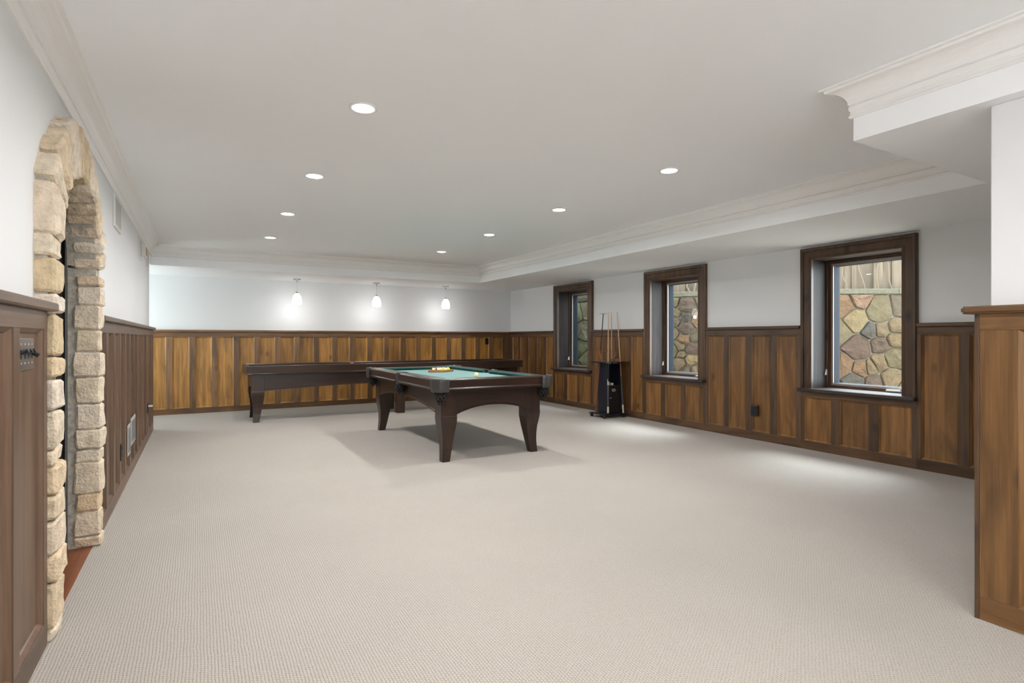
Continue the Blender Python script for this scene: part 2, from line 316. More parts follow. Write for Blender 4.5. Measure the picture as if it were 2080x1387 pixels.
# stub wall
wains(mT,wt,Y0,1.075,[(-.45,-.02),(.10,.495),(.62,.945)],wtp,wts,wty,zt=1.305,d=.04,cap=False,z1=1.235)
box('corner_board',(XT-.040,1.0755,0),(XRw-.1,1.092,1.305),ws,wt)
mk('cap_rail',*prism([(XT-.078,Y0),(XT-.078,1.12),(XT-.06,1.135),(XRw-.05,1.135),(XRw-.05,1.0),(XT,1.0),(XT,Y0)],lambda p:(p[0],p[1],1.305),lambda p:(p[0],p[1],1.337)),wty,wt,bevel=.008,seg=3)
# left wall, beyond the arch, and in front of it
wains(mL,wl,4.10,YEND,[(4.14+.3455*k,4.14+.3455*k+.255) for k in range(13)][:12]+[(8.29,8.54)],wlp,wls,wly,dp=.024,d=.045,c1=.02)
wains(mL,wl,-1.2,2.785,[(2.402-.405*k,2.402-.405*k+.332) for k in range(8)],wlp,wls,wly,dp=.024,d=.045,c1=.05)
mk('end_board',*boxd(XL,YEND,0,XL+.045,YEND+.012,1.305),wls,wl)

# ------------------------------------------------------------------ windows
cas=[(0,0),(0,.038),(.012,.042),(.03,.034),(.085,.032),(.092,.044),(.118,.048),(.125,.040),(.125,0)]
for i,(y0,y1) in enumerate(WIN):
    w=empty('window_%d'%(i+1),(XRw,(y0+y1)/2,zs)); far=['far','middle','near'][i]
    tag(w,['smallest, farthest deep-set window, in the wall near the back corner','middle deep-set window, right of the cue rack','nearest and largest-looking deep-set window, left of the stub wall'][i],'window',kind='structure')
    ox,oy,oz=w.location
    def mw(a,z,h,oy=oy): return (-h,a-oy,z-zs)
    # casing runs up the far side, across the head, down the near side
    sweep('casing',[(y0,zs-.01),(y0,zh),(y1,zh),(y1,zs-.01)],cas,mw,ws if True else 0,w)
    def lb(nm_,x0,x1,a0,a1,z0,z1,mat,bev=.001,par=w): return box(nm_,(x0-XRw,a0-oy,z0-zs),(x1-XRw,a1-oy,z1-zs),mat,par,bev)
    lb('sill',5.665,6.02,y0-c-.005,y1+c+.005,.628,.662,wjy,.005)
    lb('jamb',5.766,6.02,y0-.018,y0+.0,.662,zh,wj); lb('jamb',5.766,6.02,y1-.0,y1+.018,.662,zh,wj); lb('jamb',5.766,6.02,y0-.018,y1+.018,zh,zh+.018,wjy)
    # stop and frame
    fx0,fx1=6.00,6.14
    fw=.045
    lb('stop',5.985,6.01,y0,y0+.018,.662,zh,ws); lb('stop',5.985,6.01,y1-.018,y1,.662,zh,ws); lb('stop',5.985,6.01,y0+.018,y1-.018,zh-.018,zh,wry)
    fv=join(boxd(6.01-XRw,y0-oy,.655-zs,fx1-XRw,y0+fw-oy,zh-zs),boxd(6.01-XRw,y1-fw-oy,.655-zs,fx1-XRw,y1-oy,zh-zs),boxd(6.01-XRw,y0+fw-oy,.655-zs,fx1-XRw,y1-fw-oy,.69-zs),boxd(6.01-XRw,y0+fw-oy,zh-.035-zs,fx1-XRw,y1-fw-oy,zh-zs))
    mk('window_frame',*fv,ws,w)
    a0,a1,b0,b1=y0+fw,y1-fw,.69,zh-.035
    def ring(nm_,x0,x1,i0,i1,mat):
        v=join(boxd(x0-XRw,a0+i0-oy,b0+i0-zs,x1-XRw,a0+i1-oy,b1-i0-zs),boxd(x0-XRw,a1-i1-oy,b0+i0-zs,x1-XRw,a1-i0-oy,b1-i0-zs),
               boxd(x0-XRw,a0+i1-oy,b0+i0-zs,x1-XRw,a1-i1-oy,b0+i1-zs),boxd(x0-XRw,a0+i1-oy,b1-i1-zs,x1-XRw,a1-i1-oy,b1-i0-zs))
        return mk(nm_,*v,mat,w)
    tag(ring('sash_bead',6.015,6.03,0.0005,.022,alu),'pale metal bead'); tag(ring('sash',6.03,6.135,.0005,.024,sashb),'blue-grey sash')
    g=lb('pane',6.118,6.124,a0+.02,a1-.02,b0+.02,b1-.02,glass,0)
    lk=lb('lock_lever',5.972,5.988,y1-.016,y1-.004,.80,.86,silver,.002); tag(lk,'white lock lever')
    mk('lever_arm',*tube([(5.968-XRw,y1-.010-oy,.835-zs),(5.955-XRw,y1-.014-oy,.80-zs)],.005,6),silver,w)
    hd=lb('crank_handle',5.965,6.008,y0+.10,y0+.26,.668,.69,silver,.006); tag(hd,'silver crank handle')
    mk('crank_knob',*tube([(5.97-XRw,y0+.12-oy,.69-zs),(5.955-XRw,y0+.12-oy,.70-zs)],.008,8),silver,w)

# ------------------------------------------------------------------ arched doorway in the left wall
dr=empty('door_1',(XL,3.545,0)); tag(dr,'arched doorway framed in rough limestone in the left wall','doorway',kind='structure')
DL=dr.location
def dv(V): return [(v[0]-DL.x,v[1]-DL.y,v[2]-DL.z) for v in V]
def dm(name,vf,mat,**k): V,F=vf; return mk(name,dv(V),F,mat,dr,**k)
def arch_in(t):  # t 0..1 from near spring to far spring
    a=math.pi*(1-t); return (3.46+.495*math.cos(a), 1.60+.385*math.sin(a))
outer=[(2.80,1.60),(2.80,1.90),(2.88,1.97),(2.98,2.06),(3.08,2.15),(3.22,2.215),(3.36,2.24),(3.50,2.18),(3.62,2.12),(3.74,2.06),(3.88,2.0),(3.99,1.93),(4.07,1.80),(4.09,1.60)]
def arch_out(t):
    # arc-length parametrised outer outline
    L=[0]
    for i in range(len(outer)-1): L.append(L[-1]+math.dist(outer[i],outer[i+1]))
    s=t*L[-1]
    for i in range(len(L)-1):
        if s<=L[i+1]+1e-9:
            k=(s-L[i])/(L[i+1]-L[i]); return tuple(outer[i][j]*(1-k)+outer[i+1][j]*k for j in (0,1))
# mortar core
nT=24; V=[];F=[]
for x in (-.645,-.515):
    for i in range(nT+1):
        p=arch_in(i/nT); q=arch_out(i/nT); V+= [(x,p[0],p[1]+.012),(x,p[0]+(q[0]-p[0])*.86,p[1]+(q[1]-p[1])*.86)]
o2=2*(nT+1)
for i in range(nT):
    a=2*i; F+=[(a,a+1,a+3,a+2),(o2+a,o2+a+2,o2+a+3,o2+a+1),(a,a+2,o2+a+2,o2+a),(a+1,o2+a+1,o2+a+3,a+3)]
fv_=[];ff_=[]
for i in range(nT+1):
    p=arch_in(i/nT); q=arch_out(i/nT); my,mz=(p[0]+q[0])/2,(p[1]+q[1])/2
    my=min(max(my,AY0-.1),AY1+.1)
    if i==0: my=AY0-.1
    if i==nT: my=AY1+.1
    for x in (-.61,XL): fv_+=[(x,my,mz),(x,my,2.06)]
for i in range(nT):
    a=4*i; ff_+=[(a,a+1,a+5,a+4),(a+2,a+6,a+7,a+3),(a,a+4,a+6,a+2),(a+1,a+3,a+7,a+5)]
ff_+=[(0,2,3,1),(4*nT,4*nT+1,4*nT+3,4*nT+2)]
mk('arch_head_plaster',fv_,ff_,paint,wl)
mj=join((V,F),boxd(-.645,2.815,0,-.52,AY0-.006,1.60),boxd(-.645,AY1+.016,0,-.515,4.085,1.60))
dm('mortar',mj,mortar)
def rough(name,corn,x0,x1,mat,cuts=4,amp=.008,seed=0,wrapin=None,rnd=.010):
    """a rough block: 4 (y,z) corners, from depth x0 out to face x1; every face split and shaken"""
    bm=bmesh.new(); vs=[]
    for x in (x0,x1):
        for (y,z) in corn: vs.append(bm.verts.new((x,y,z)))
    for q in ((0,1,2,3),(7,6,5,4),(0,4,5,1),(1,5,6,2),(2,6,7,3),(3,7,4,0)): bm.faces.new([vs[i] for i in q])
    bmesh.ops.recalc_face_normals(bm,faces=bm.faces)
    bmesh.ops.bevel(bm,geom=list(bm.edges),offset=rnd,segments=1,affect='EDGES',clamp_overlap=True)
    bmesh.ops.triangulate(bm,faces=bm.faces)
    bmesh.ops.subdivide_edges(bm,edges=[e for e in bm.edges if e.calc_length()>.05],cuts=2,use_grid_fill=True)
    bmesh.ops.triangulate(bm,faces=bm.faces)
    bmesh.ops.subdivide_edges(bm,edges=[e for e in bm.edges if e.calc_length()>.04],cuts=1)
    bm.normal_update()
    for v in bm.verts:
        n=noise.noise_vector(v.co*9+Vector((seed*3.1,seed*1.7,0)))*amp+noise.noise_vector(v.co*30+Vector((seed,0,0)))*amp*.45
        v.co+=n
    me=D.meshes.new(name); 
    for v in bm.verts: v.co-=Vector(DL)
    bm.to_mesh(me); bm.free(); me.materials.append(mat)
    o=D.objects.new(name,me); COL.objects.link(o); o.parent=dr; return o
rs=random.Random(3)
# near pillar: stone rows measured as v spans, near depth
nearv=[(360,414),(420,485),(488,529),(532,597),(602,639),(642,721),(725,763),(767,825),(829,899),(903,932),(936,988),(992,1036),(1040,1103),(1107,1154),(1158,1241),(1245,1284)]
def zn(v): return 1.2-(v-687)/484.
rows=[(zn(b),zn(a)) for a,b in nearv]
for i,(za,zb) in enumerate(rows):
    za=max(za,.004)
    za-=.003; zb+=.004
    if zb>1.66: continue
    if zb-za<.03: continue
    r=lambda s:rs.uniform(-s,s)
    corn=[(2.795+r(.004),za+.004),(AY0+r(.016),za+.004+r(.008)),(AY0+r(.016),zb-.004+r(.008)),(2.795+r(.004),zb-.004)]
    rough('stone',corn,-.64,-.492+r(.008),limey if i in(3,5) else lime,seed=i)
    
farv=[(423,457),(461,509),(514,560),(564,580),(585,620),(624,667),(672,713),(718,764),(768,818),(822,868),(872,909),(913,935),(939,999),(1003,1034),(1038,1084),(1088,1112)]
for i,(a,b) in enumerate(farv):
    za=max(1.2-(b-687)/351.,.004); zb=1.2-(a-687)/351.
    r=lambda s:rs.uniform(-s,s)
    if zb>1.66: continue
    za-=.007; zb+=.009
    corn=[(AY1+r(.010),za+.004),(4.09,za+.004),(4.09,zb-.004),(AY1+r(.010),zb-.004)]
    rough('stone',corn,-.612+r(.012),-.49+r(.008),limey if i in(2,) else lime,seed=40+i)
# voussoirs
ts=[.0,.10,.19,.265,.33,.39,.45,.515,.575,.635,.70,.77,.84,.92,1.0]
ts=[.0,.12,.20,.265,.32,.375,.44,.50,.56,.62,.68,.74,.80,.87,.935,1.0]
for i in range(len(ts)-1):
    a,b=ts[i]+.006,ts[i+1]-.006
    p0,p1,q1,q0=arch_in(a),arch_in(b),arch_out(b),arch_out(a)
    k=rs.uniform(-.012,.016)
    p0=(p0[0],p0[1]-k); p1=(p1[0],p1[1]-k)
    e=rs.uniform(-.008,.016)*(0 if i in(0,len(ts)-2) else 1); q0=(q0[0]+(q0[0]-p0[0])*e*2.5,q0[1]+(q0[1]-p0[1])*e*2.5); q1=(q1[0]+(q1[0]-p1[0])*e*2.5,q1[1]+(q1[1]-p1[1])*e*2.5)
    rough('stone',[p0,p1,q1,q0],-.63+rs.uniform(-.01,.01),-.486+rs.uniform(-.008,.014),limey if i==7 else lime,seed=80+i,amp=.011,rnd=.014)
box('threshold',(-.82-DL.x,AY0-.1-DL.y,-.05),(-.53-DL.x,AY1+.1-DL.y,.002),floorwood,dr)
box('void_sheet',(-.70-DL.x,AY0-.095-DL.y,.004),(-.67-DL.x,AY1+.095-DL.y,2.055),dark,dr)  # dark sheet standing in for the darkness of the open doorway
box('void_block',(-.80-DL.x,AY0-.09-DL.y,.0),(-.71-DL.x,AY1+.09-DL.y,2.05),dark,dr)  # full-height dark block behind the sheet, for the same darkness

# ------------------------------------------------------------------ ceiling lights
def pot():
    r=empty('recessed_light'); 
    mk('trim_ring',*lathe([(.058,0),(.074,0),(.077,-.003),(.074,-.006),(.060,-.005),(.058,0)],32,cap=False),trimp,r,smooth=True)
    mk('lens',*lathe([(.001,-.003),(.059,-.003),(.059,-.0015),(.001,-.0015)],32,cap=False),emitw,r)
    l=D.lights.new('pot_lamp','AREA'); l.shape='DISK'; l.size=.11; l.energy=POT; l.color=(1,.99,.975); l.spread=math.radians(165)
    lo=D.objects.new('lamp',l); COL.objects.link(lo); lo.parent=r; lo.location=(0,0,-.012)
    return r
P0=pot(); first=True
ordn=['nearest','second nearest','third from the camera','farthest']
def copytree(o,parent=None):
    c_=o.copy(); COL.objects.link(c_); c_.parent=parent
    for ch in list(o.children): copytree(ch,c_)
    return c_
for xi,(x,side) in enumerate(((.785,'left'),(3.08,'right'))):
    for yi,y in enumerate((3.04,4.50,6.0,7.52)):
        o=P0 if first else copytree(P0); first=False; o.location=(x,y,ZC-.001)
        tag(o,'lit round recessed ceiling light, %s of the %s row of four'%(ordn[yi],side),'ceiling light','recessed lights in the ceiling')
    for y in ((1.55,.06,-1.4,-2.9) if xi==0 else ()):  # unseen lights added beyond the visible row to even out the ambient light
        o=copytree(P0); o.location=(x,y,ZC-.001); tag(o,{1.55:'added lit recessed ceiling light just above the picture',.06:'added lit recessed ceiling light over the camera',-1.4:'added lit recessed ceiling light behind the camera',-2.9:'rearmost added lit recessed ceiling light'}[y],'ceiling light','added recessed lights behind the camera')
def pend():
    r=empty('pendant_light')
    mk('canopy',*lathe([(.062,0),(.062,-.010),(.055,-.016),(.012,-.018),(.009,-.06),(.004,-.062)],28),metal,r,smooth=False)
    mk('cord',*tube([(0,0,-.06),(0,0,-.222)],.0035,8),silver,r)
    mk('lamp_holder',*lathe([(.006,-.215),(.016,-.222),(.018,-.245),(.014,-.248)],20),metal,r)
    mk('lamp_shade',*lathe([(.016,-.243),(.035,-.252),(.055,-.28),(.070,-.32),(.077,-.365),(.077,-.40),(.070,-.425),(.066,-.428),(.070,-.40),(.066,-.32),(.03,-.26)],32,cap=False),shade,r,smooth=True)
    l=D.lights.new('pendant_bulb','POINT'); l.energy=PEND; l.color=(1,.985,.95); l.shadow_soft_size=.04
    lo=D.objects.new('lamp',l); COL.objects.link(lo); lo.parent=r; lo.location=(0,0,-.46)
    return r
q0=pend()
for i,(x,lb) in enumerate(((1.43,'left'),(2.77,'middle'),(4.10,'right'))):
    o=q0 if i==0 else copytree(q0); o.location=(x,9.80,ZS); tag(o,'%s one of three lit white glass pendant lights above the far long table'%lb,'pendant light','pendant lights along the far wall')

# ------------------------------------------------------------------ small wall fittings
def fit(name,mp,d,a0,a1,z0,z1,mat,label,cat,bevel=.003,kids=()):
    cx,cy,cz=mp(d,(a0+a1)/2,(z0+z1)/2); o=empty(name,(cx,cy,cz)) if kids else None
    def local(d0,d1,A0,A1,Z0,Z1):
        p=mp(d0,A0,Z0); q=mp(d1,A1,Z1); return tuple(p[i]-(cx,cy,cz)[i] for i in range(3)),tuple(q[i]-(cx,cy,cz)[i] for i in range(3))
    A,B=local(d,d+kids[0] if kids else d+.008,a0,a1,z0,z1)
    if kids:
        box(kids[1],A,B,mat,o,bevel); 
        for (kn,e0,e1,A0,A1,Z0,Z1,km) in kids[2]:
            a,b=local(d+e0,d+e1,A0,A1,Z0,Z1); box(kn,a,b,km,o,.001)
    else: o=box(name,A,B,mat,None,bevel); 
    tag(o,label,cat); return o
sw=fit('switch_plate',mL,.0245,2.452,2.652,1.088,1.20,metal,'brushed metal four-switch plate on the left panelling before the arch','light switch',kids=(.007,'plate',
  [('screw',.007,.0085,2.474+.047*k,2.482+.047*k,zz,zz+.006,silver) for k in range(4) for zz in (1.110,1.176)]))
for k in range(4):
    yk=2.478+.047*k
    mk('toggle',*tube([(0.006,yk-sw.location.y,1.148-sw.location.z),(.027,yk-sw.location.y,(1.158 if k<3 else 1.136)-sw.location.z)],[.006,.008],8),black,sw)
    mk('toggle_slot',*boxd(.0065,yk-.004-sw.location.y,1.128-sw.location.z,.0085,yk+.004-sw.location.y,1.158-sw.location.z),black,sw)
fit('wall_speaker',mL,0,5.11,5.52,2.05,2.30,whitem,'larger white in-wall speaker grille nearest the stone arch','speaker',kids=(.012,'speaker_frame',[('grille',.012,.014,5.15,5.48,2.075,2.275,vent)]))
fit('wall_speaker',mL,0,7.10,7.45,2.07,2.29,whitem,'second white in-wall speaker grille high on the left wall','speaker',kids=(.012,'speaker_frame',[('grille',.012,.014,7.14,7.41,2.09,2.27,vent)]))
fit('wall_sounder',mL,0,7.72,8.0,2.16,2.29,whitem,'small white box with a brass centre high on the left wall','alarm',kids=(.022,'housing',[('brass_disc',.022,.026,7.78,7.94,2.18,2.27,brass)]))
fit('wall_grille',mL,0,8.12,8.45,2.08,2.28,whitem,'last small white grille at the far end of the left wall','grille',kids=(.012,'grille_frame',[('grille',.012,.014,8.16,8.41,2.10,2.26,vent)]))
def register(a0,a1,z0,z1,label):
    n=7; fit('wall_register',mL,.045,a0,a1,z0,z1,vent,label,'vent',kids=(.006,'frame',[('slat',.006,.011,a0+.03+(a1-a0-.06)*k/n,a0+.03+(a1-a0-.06)*(k+.5)/n,z0+.03,z1-.03,metal) for k in range(n)]))
register(5.56,5.77,.215,.475,'nearer grey metal wall register low on the left panelling')
register(5.83,6.20,.26,.50,'farther and wider grey metal wall register low on the left panelling')
fit('wall_outlet',mL,.045,5.10,5.25,.27,.40,bronze,'dark outlet plate low on the left panelling','outlet',kids=(.006,'plate',[('socket',.006,.009,5.15,5.20,.345,.375,black),('socket',.006,.009,5.15,5.20,.295,.325,black)]))
fit('wall_hook',mL,.045,7.65,7.83,.33,.44,bronze,'small dark plate low at the far end of the left panelling','outlet',kids=(.006,'plate',[('knob',.006,.05,7.70,7.73,.40,.42,silver)]))
fit('wall_outlet',mR,.03,4.235,4.333,.285,.412,bronze,'black outlet in a raised wooden frame low between the near and middle windows','outlet',kids=(.018,'box_frame',[('socket_plate',.018,.021,4.25,4.318,.30,.397,black),('trim_strip',.018,.026,4.235,4.333,.40,.412,ws)]))
fit('wall_outlet',mB,.0145,5.15,5.235,1.075,1.20,bronze,'black switch plate high on the back panelling near the corner','light switch',kids=(.008,'plate',[('rocker',.008,.012,5.175,5.21,1.11,1.165,black)]))

# ------------------------------------------------------------------ tables
def sabre(sx,sy,H,mat,w=.165,out0=0.):
    """tapering leg: outer corner at origin, body towards (-sx,-sy); sx,sy = outward signs"""
    prof=[(0,.018,.098),(.05,.022,.108),(.12,.027,.122),(.20,.026,.136),(.27,.020,.149),(.33,.010,.158),(.38,.002,w),(.42,-.002,w),(.44,-.002,w),(.445,0,w),(H,0,w)]
    V=[];F=[]
    for z,o,i in prof:
        for (a,b) in ((o,o),(i,o),(i,i),(o,i)): V.append((-sx*a,-sy*b,z))
    for j in range(len(prof)-1):
        for k in range(4): F.append((4*j+k,4*j+(k+1)%4,4*j+4+(k+1)%4,4*j+4+k))
    F+=[(3,2,1,0),tuple(4*(len(prof)-1)+k for k in range(4))]
    return V,F
def off(vf,dx,dy,dz=0): return [(v[0]+dx,v[1]+dy,v[2]+dz) for v in vf[0]],vf[1]
def arch_board(a0,a1,zt,ze,zp,t,mp,flat=0,n=16):
    top=[(a0,zt),(a1,zt)]; bot=[]
    for i in range(n+1):
        u=i/n; bot.append((a1+(a0-a1)*u, ze+(zp-ze)*(1-(abs(2*u-1))**2.2)))
    poly=top+bot; return prism(poly,lambda p:mp(p[0],0,p[1]),lambda p:mp(p[0],t,p[1]))
def arch_bead(a0,a1,ze,zp,mp,h=.016,t=.012,n=16):
    V=[];F=[]
    for i in range(n+1):
        u=i/n; a=a0+(a1-a0)*u; z=ze+(zp-ze)*(1-(abs(2*u-1))**2.2)
        for (dz,e) in ((0,0),(0,-t),(h*.6,-t*.9),(h,-t*.3),(h,0)): V.append(mp(a,e,z+dz))
    for i in range(n):
        for k in range(5): F.append((5*i+k,5*i+(k+1)%5,5*i+5+(k+1)%5,5*i+5+k))
    F+=[(0,1,2,3,4),tuple(5*n+k for k in (4,3,2,1,0))]; return V,F
# ---- pool table
X0,X1,Y1a,Y1b=1.955,3.225,4.875,7.305; cx,cy=(X0+X1)/2,(Y1a+Y1b)/2
pt=empty('pool_table',(cx,cy,0)); tag(pt,'dark brown pool table with green cloth in the middle of the room','pool table')
hx,hy=(X1-X0)/2,(Y1b-Y1a)/2
lx,ly=hx-.075,hy-.085   # leg outer corners
for sx in(-1,1):
    for sy in(-1,1): mk('leg',*off(sabre(sx,sy,.69,esp),sx*lx,sy*ly),esp,pt,bevel=.003)
# aprons with arched lower edge
for s in(-1,1):
    fy=lambda a,t,z,s=s:(a,s*(ly-.006-t),z); fx=lambda a,t,z,s=s:(s*(lx-.006-t),a,z)
    ap=mk('apron',*arch_board(-lx+.165,lx-.165,.69,.462,.535,.022,fy),espx,pt); mk('apron_bead',*arch_bead(-lx+.165,lx-.165,.462,.535,fy),espx,ap)
    ap=mk('apron',*arch_board(-ly+.165,ly-.165,.69,.475,.555,.022,fx),espy,pt); mk('apron_bead',*arch_bead(-ly+.165,ly-.165,.475,.555,fx),espy,ap)
box('slate_bed',(-hx+.09,-hy+.09,.70),(hx-.09,hy-.09,.755),espx,pt); 
tag(box('bed_cloth',(-hx+.07,-hy+.07,.755),(hx-.07,hy-.07,.772),felt,pt,bevel=0),'green playing cloth')
box('cabinet_top',(-lx+.01,-ly+.01,.66),(lx-.01,ly-.01,.70),esp,pt)
rw=.115
railp=[(0,.692),(.0,.704),(-.010,.708),(-.012,.716),(-.004,.722),(0,.726),(.004,.796),(.010,.806),(.02,.81),(rw,.81),(rw,.757),(.03,.692)]
def rail(p,q,nm_='rail'):
    # p,q local xy along outer edge (interior on the left of p->q)
    sweep(nm_,[p,q],railp,lambda x,y,h:(x,y,h),espx if abs(p[0]-q[0])>.5 else espy,pt)
    cu=[(rw,.757),(rw,.8095),(rw+.012,.8095),(rw+.05,.806),(rw+.052,.798),(rw+.025,.772)]
    P=Vector(p);Q=Vector(q);d=(Q-P).normalized()
    o=sweep('cushion',[P+d*.03,Q-d*.03],cu,lambda x,y,h:(x,y,h),feltd,pt); tag(o[0],'dark green cushion')
g=.075; ms=.055
rail((-hx+g,-hy),(hx-g,-hy)); rail((hx-g,hy),(-hx+g,hy))
rail((hx,-hy+g),(hx,-ms)); rail((hx,ms),(hx,hy-g)); rail((-hx,hy-g),(-hx,ms)); rail((-hx,-ms),(-hx,-hy+g))
# pockets
def pocket(px,py,ang,corner=True):
    pk=empty('pocket',(px,py,0),ang,pt)   # +x points outwards
    # leather iron: curved plate round the corner
    R=.112 if corner else .055; n=10; V=[];F=[]; half=math.radians(68 if corner else 80)
    for ri,(r,z) in enumerate(((R-.012,.808),(R-.004,.816),(R+.006,.812),(R+.008,.79),(R+.004,.72),(R-.004,.688),(R-.016,.69),(R-.014,.79))):
        for i in range(n+1):
            a=-half+2*half*i/n; rr=r*(1-.10*abs(a/half)**3) if corner else r
            V.append((rr*math.cos(a)-(R*.55 if corner else R*.85),rr*math.sin(a),z))
    m_=n+1
    for j in range(8):
        for i in range(n):
            F.append((j*m_+i,j*m_+i+1,((j+1)%8)*m_+i+1,((j+1)%8)*m_+i))
    F+=[tuple(j*m_ for j in range(8)),tuple(j*m_+n for j in range(7,-1,-1))]
    mk('pocket_leather',V,F,blackgl,pk,smooth=False)
    # hanging net of crossed straps
    cxn=-.028 if corner else -.035; tubes=[]; K=8
    prof=[(.050,.69),(.052,.665),(.053,.64),(.048,.615),(.036,.595),(.018,.585)]
    for sgn in(-1,1):
        for k in range(K):
            pts=[(cxn+r*math.cos(2*math.pi*k/K+sgn*.32*j),r*math.sin(2*math.pi*k/K+sgn*.32*j),z) for j,(r,z) in enumerate(prof)]
            tubes.append(tube(pts,.0052,5))
    for (r,z) in ((.050,.69),(.018,.585)):
        tubes.append(tube([(cxn+r*math.cos(2*math.pi*k/12),r*math.sin(2*math.pi*k/12),z) for k in range(13)],.006,5))
    for k in range(4): tubes.append(tube([(cxn+.012*math.cos(k*1.57),.012*math.sin(k*1.57),.588),(cxn+.018*math.cos(k*1.57),.018*math.sin(k*1.57),.562)],.004,5))
    nt=mk('pocket_net',*join(*tubes),netm,pk,smooth=True)
    mk('pocket_liner',*lathe([(.040,.757),(.042,.70),(.044,.66),(.040,.625),(.02,.60)],14,c=(cxn,0,0),cap=False),dark,pk)
    # dark mouth in the cloth
    mk('pocket_mouth',*lathe([(.001,.7735),(.052,.7735),(.052,.7725),(.001,.7725)],20,c=(-.048 if corner else -.05,0,0),cap=False),dark,pk)
for sx in(-1,1):
    for sy in(-1,1): pocket(sx*(hx-.028),sy*(hy-.028),math.atan2(sy,sx))
    pocket(sx*(hx-.002),0,0 if sx>0 else math.pi,False)
# rail sights
for s in(-1,1):
    for k in(-2,-1,1,2): mk('rail_sight',*lathe([(.001,.8105),(.006,.8105),(.006,.809)],10,c=(s*(hx-.055),k*.36,0),cap=False),whitem,pt)
# balls
ballmats=[plain(n_,c_,.12,coat=.5) for n_,c_ in (('ivory ball',(.80,.73,.40)),('yellow ball',(.80,.55,.06)),('cream ball',(.78,.72,.52)),('orange ball',(.70,.25,.03)),('red ball',(.45,.02,.02)),('black ball',(.01,.01,.01)))]
def sphere(r,n=20,m=12):
    return lathe([(max(.0004,r*math.sin(math.pi*i/m)),r-r*math.cos(math.pi*i/m)) for i in range(m+1)],n)
def ball(x,y,z,mat,label,group=None,r=.0286,stripe=None):
    o=mk('billiard_ball',*sphere(r),mat,smooth=True,loc=(x,y,z)); tag(o,label,'ball',group)
    if stripe:
        V,F=lathe([(r*1.008*math.sin(math.pi*(i/8)),r-r*1.008*math.cos(math.pi*(i/8))) for i in (3.1,3.6,4,4.4,4.9)],20,cap=False)
        rot=Matrix.Rotation(1.1,3,'X')@Matrix.Rotation(.5,3,'Y'); V=[rot@(Vector(v)-Vector((0,0,r)))+Vector((0,0,r)) for v in V]
        mk('stripe',V,F,stripe,o,smooth=True)
    return o
zt=.772
ball(2.645,5.46,zt,ballmats[0],'pale yellow cue ball alone on the green cloth near the front rail',r=.0286)
# nine-ball rack, front side square to the view
fa=math.radians(-29.5); ux,uy=math.cos(fa),math.sin(fa); fb=fa+math.radians(62); vx,vy=math.cos(fb),math.sin(fb)
sd=.205; rx,ry=2.505,6.56
rk=empty('ball_rack',(rx,ry,zt)); tag(rk,'honey-coloured wooden diamond rack holding balls on the green cloth','ball rack')
rackm=wood('honey rack wood',0,(.16,.06,.015),(.32,.13,.03),(.45,.2,.05),knots=0)
def quadwall(nm_,p,q,t,h,mat,par):
    P=Vector(p);Q=Vector(q); d=(Q-P).normalized(); nn=Vector((-d.y,d.x))*t
    V=[(P.x,P.y,0),(Q.x,Q.y,0),(Q.x+nn.x,Q.y+nn.y,0),(P.x+nn.x,P.y+nn.y,0)]; V+=[(x,y,h) for x,y,_ in V]
    return mk(nm_,V,[(0,3,2,1),(4,5,6,7),(0,1,5,4),(1,2,6,5),(2,3,7,6),(3,0,4,7)],mat,par,bevel=.003)
c0=(0,0);c1=(ux*sd,uy*sd);c2=(ux*sd+vx*sd,uy*sd+vy*sd);c3=(vx*sd,vy*sd)
for p_,q_ in ((c0,c1),(c1,c2),(c2,c3),(c3,c0)): quadwall('rack_side',p_,q_,.010,.030,rackm,rk)
order=[2,0,1,3,2,0,4,2,1]; k=0
names9=['left','middle','right']; rown=['front row','middle row','back row']
for j in range(3):
    for i in range(3):
        a=.04+.060*i; b_=.038+.0595*j; s_=(j-1)*.0
        px=rx+ux*a+vx*b_; py=ry+uy*a+vy*b_
        ball(px,py,zt+.001,ballmats[order[k]],'%s ball in the %s of the wooden diamond rack'%(names9[i],rown[j]),'balls in the wooden rack',stripe=(ballmats[2] if order[k] in(1,3,4) else (ballmats[5] if k in(1,0) else None))); k+=1
# a few balls lying in the pockets' nets
for (px,py,m_,lb) in ((X1-.055,Y1a+.055,4,'red ball resting in the near right corner pocket net'),(X0+.037,cy,4,'dark red ball resting in the left side pocket net')):
    ball(px,py,.598,ballmats[m_],lb,r=.026)

# ---- shuffleboard table
A0,A1,B0,B1=.58,5.08,8.57,9.40
st=empty('shuffleboard_table',((A0+A1)/2,(B0+B1)/2,0)); tag(st,'long dark brown shuffleboard table along the back wall','shuffleboard table')
ax,ay=(A1-A0)/2,(B1-B0)/2; sx_,sy_=ax-.075,ay-.055
for sx in(-1,1):
    for sy in(-1,1): mk('leg',*off(sabre(sx,sy,.685,esp),sx*sx_,sy*sy_),esp,st,bevel=.003)
for sy in(-1,1):
    box('middle_leg',(-.055,sy*(sy_-.01),0),(.075,sy*(sy_-.14),.50),esp,st,.003)
    f=lambda a,t,z,s=sy:(a,s*(sy_-.006-t),z)
    ap=mk('apron',*arch_board(-sx_+.165,sx_-.165,.685,.445,.505,.022,f,n=30),espx,st); mk('apron_bead',*arch_bead(-sx_+.165,sx_-.165,.445,.505,f,n=30),espx,ap)
for sx in(-1,1):
    f=lambda a,t,z,s=sx:(s*(sx_-.006-t),a,z); mk('apron',*arch_board(-sy_+.165,sy_-.165,.685,.445,.50,.022,f),espy,st)
sp=[(0,.700),(0,.802),(.006,.808),(.014,.810),(.050,.810),(.050,.705),(.05,.685),(.018,.685),(.016,.690),(.008,.692)]
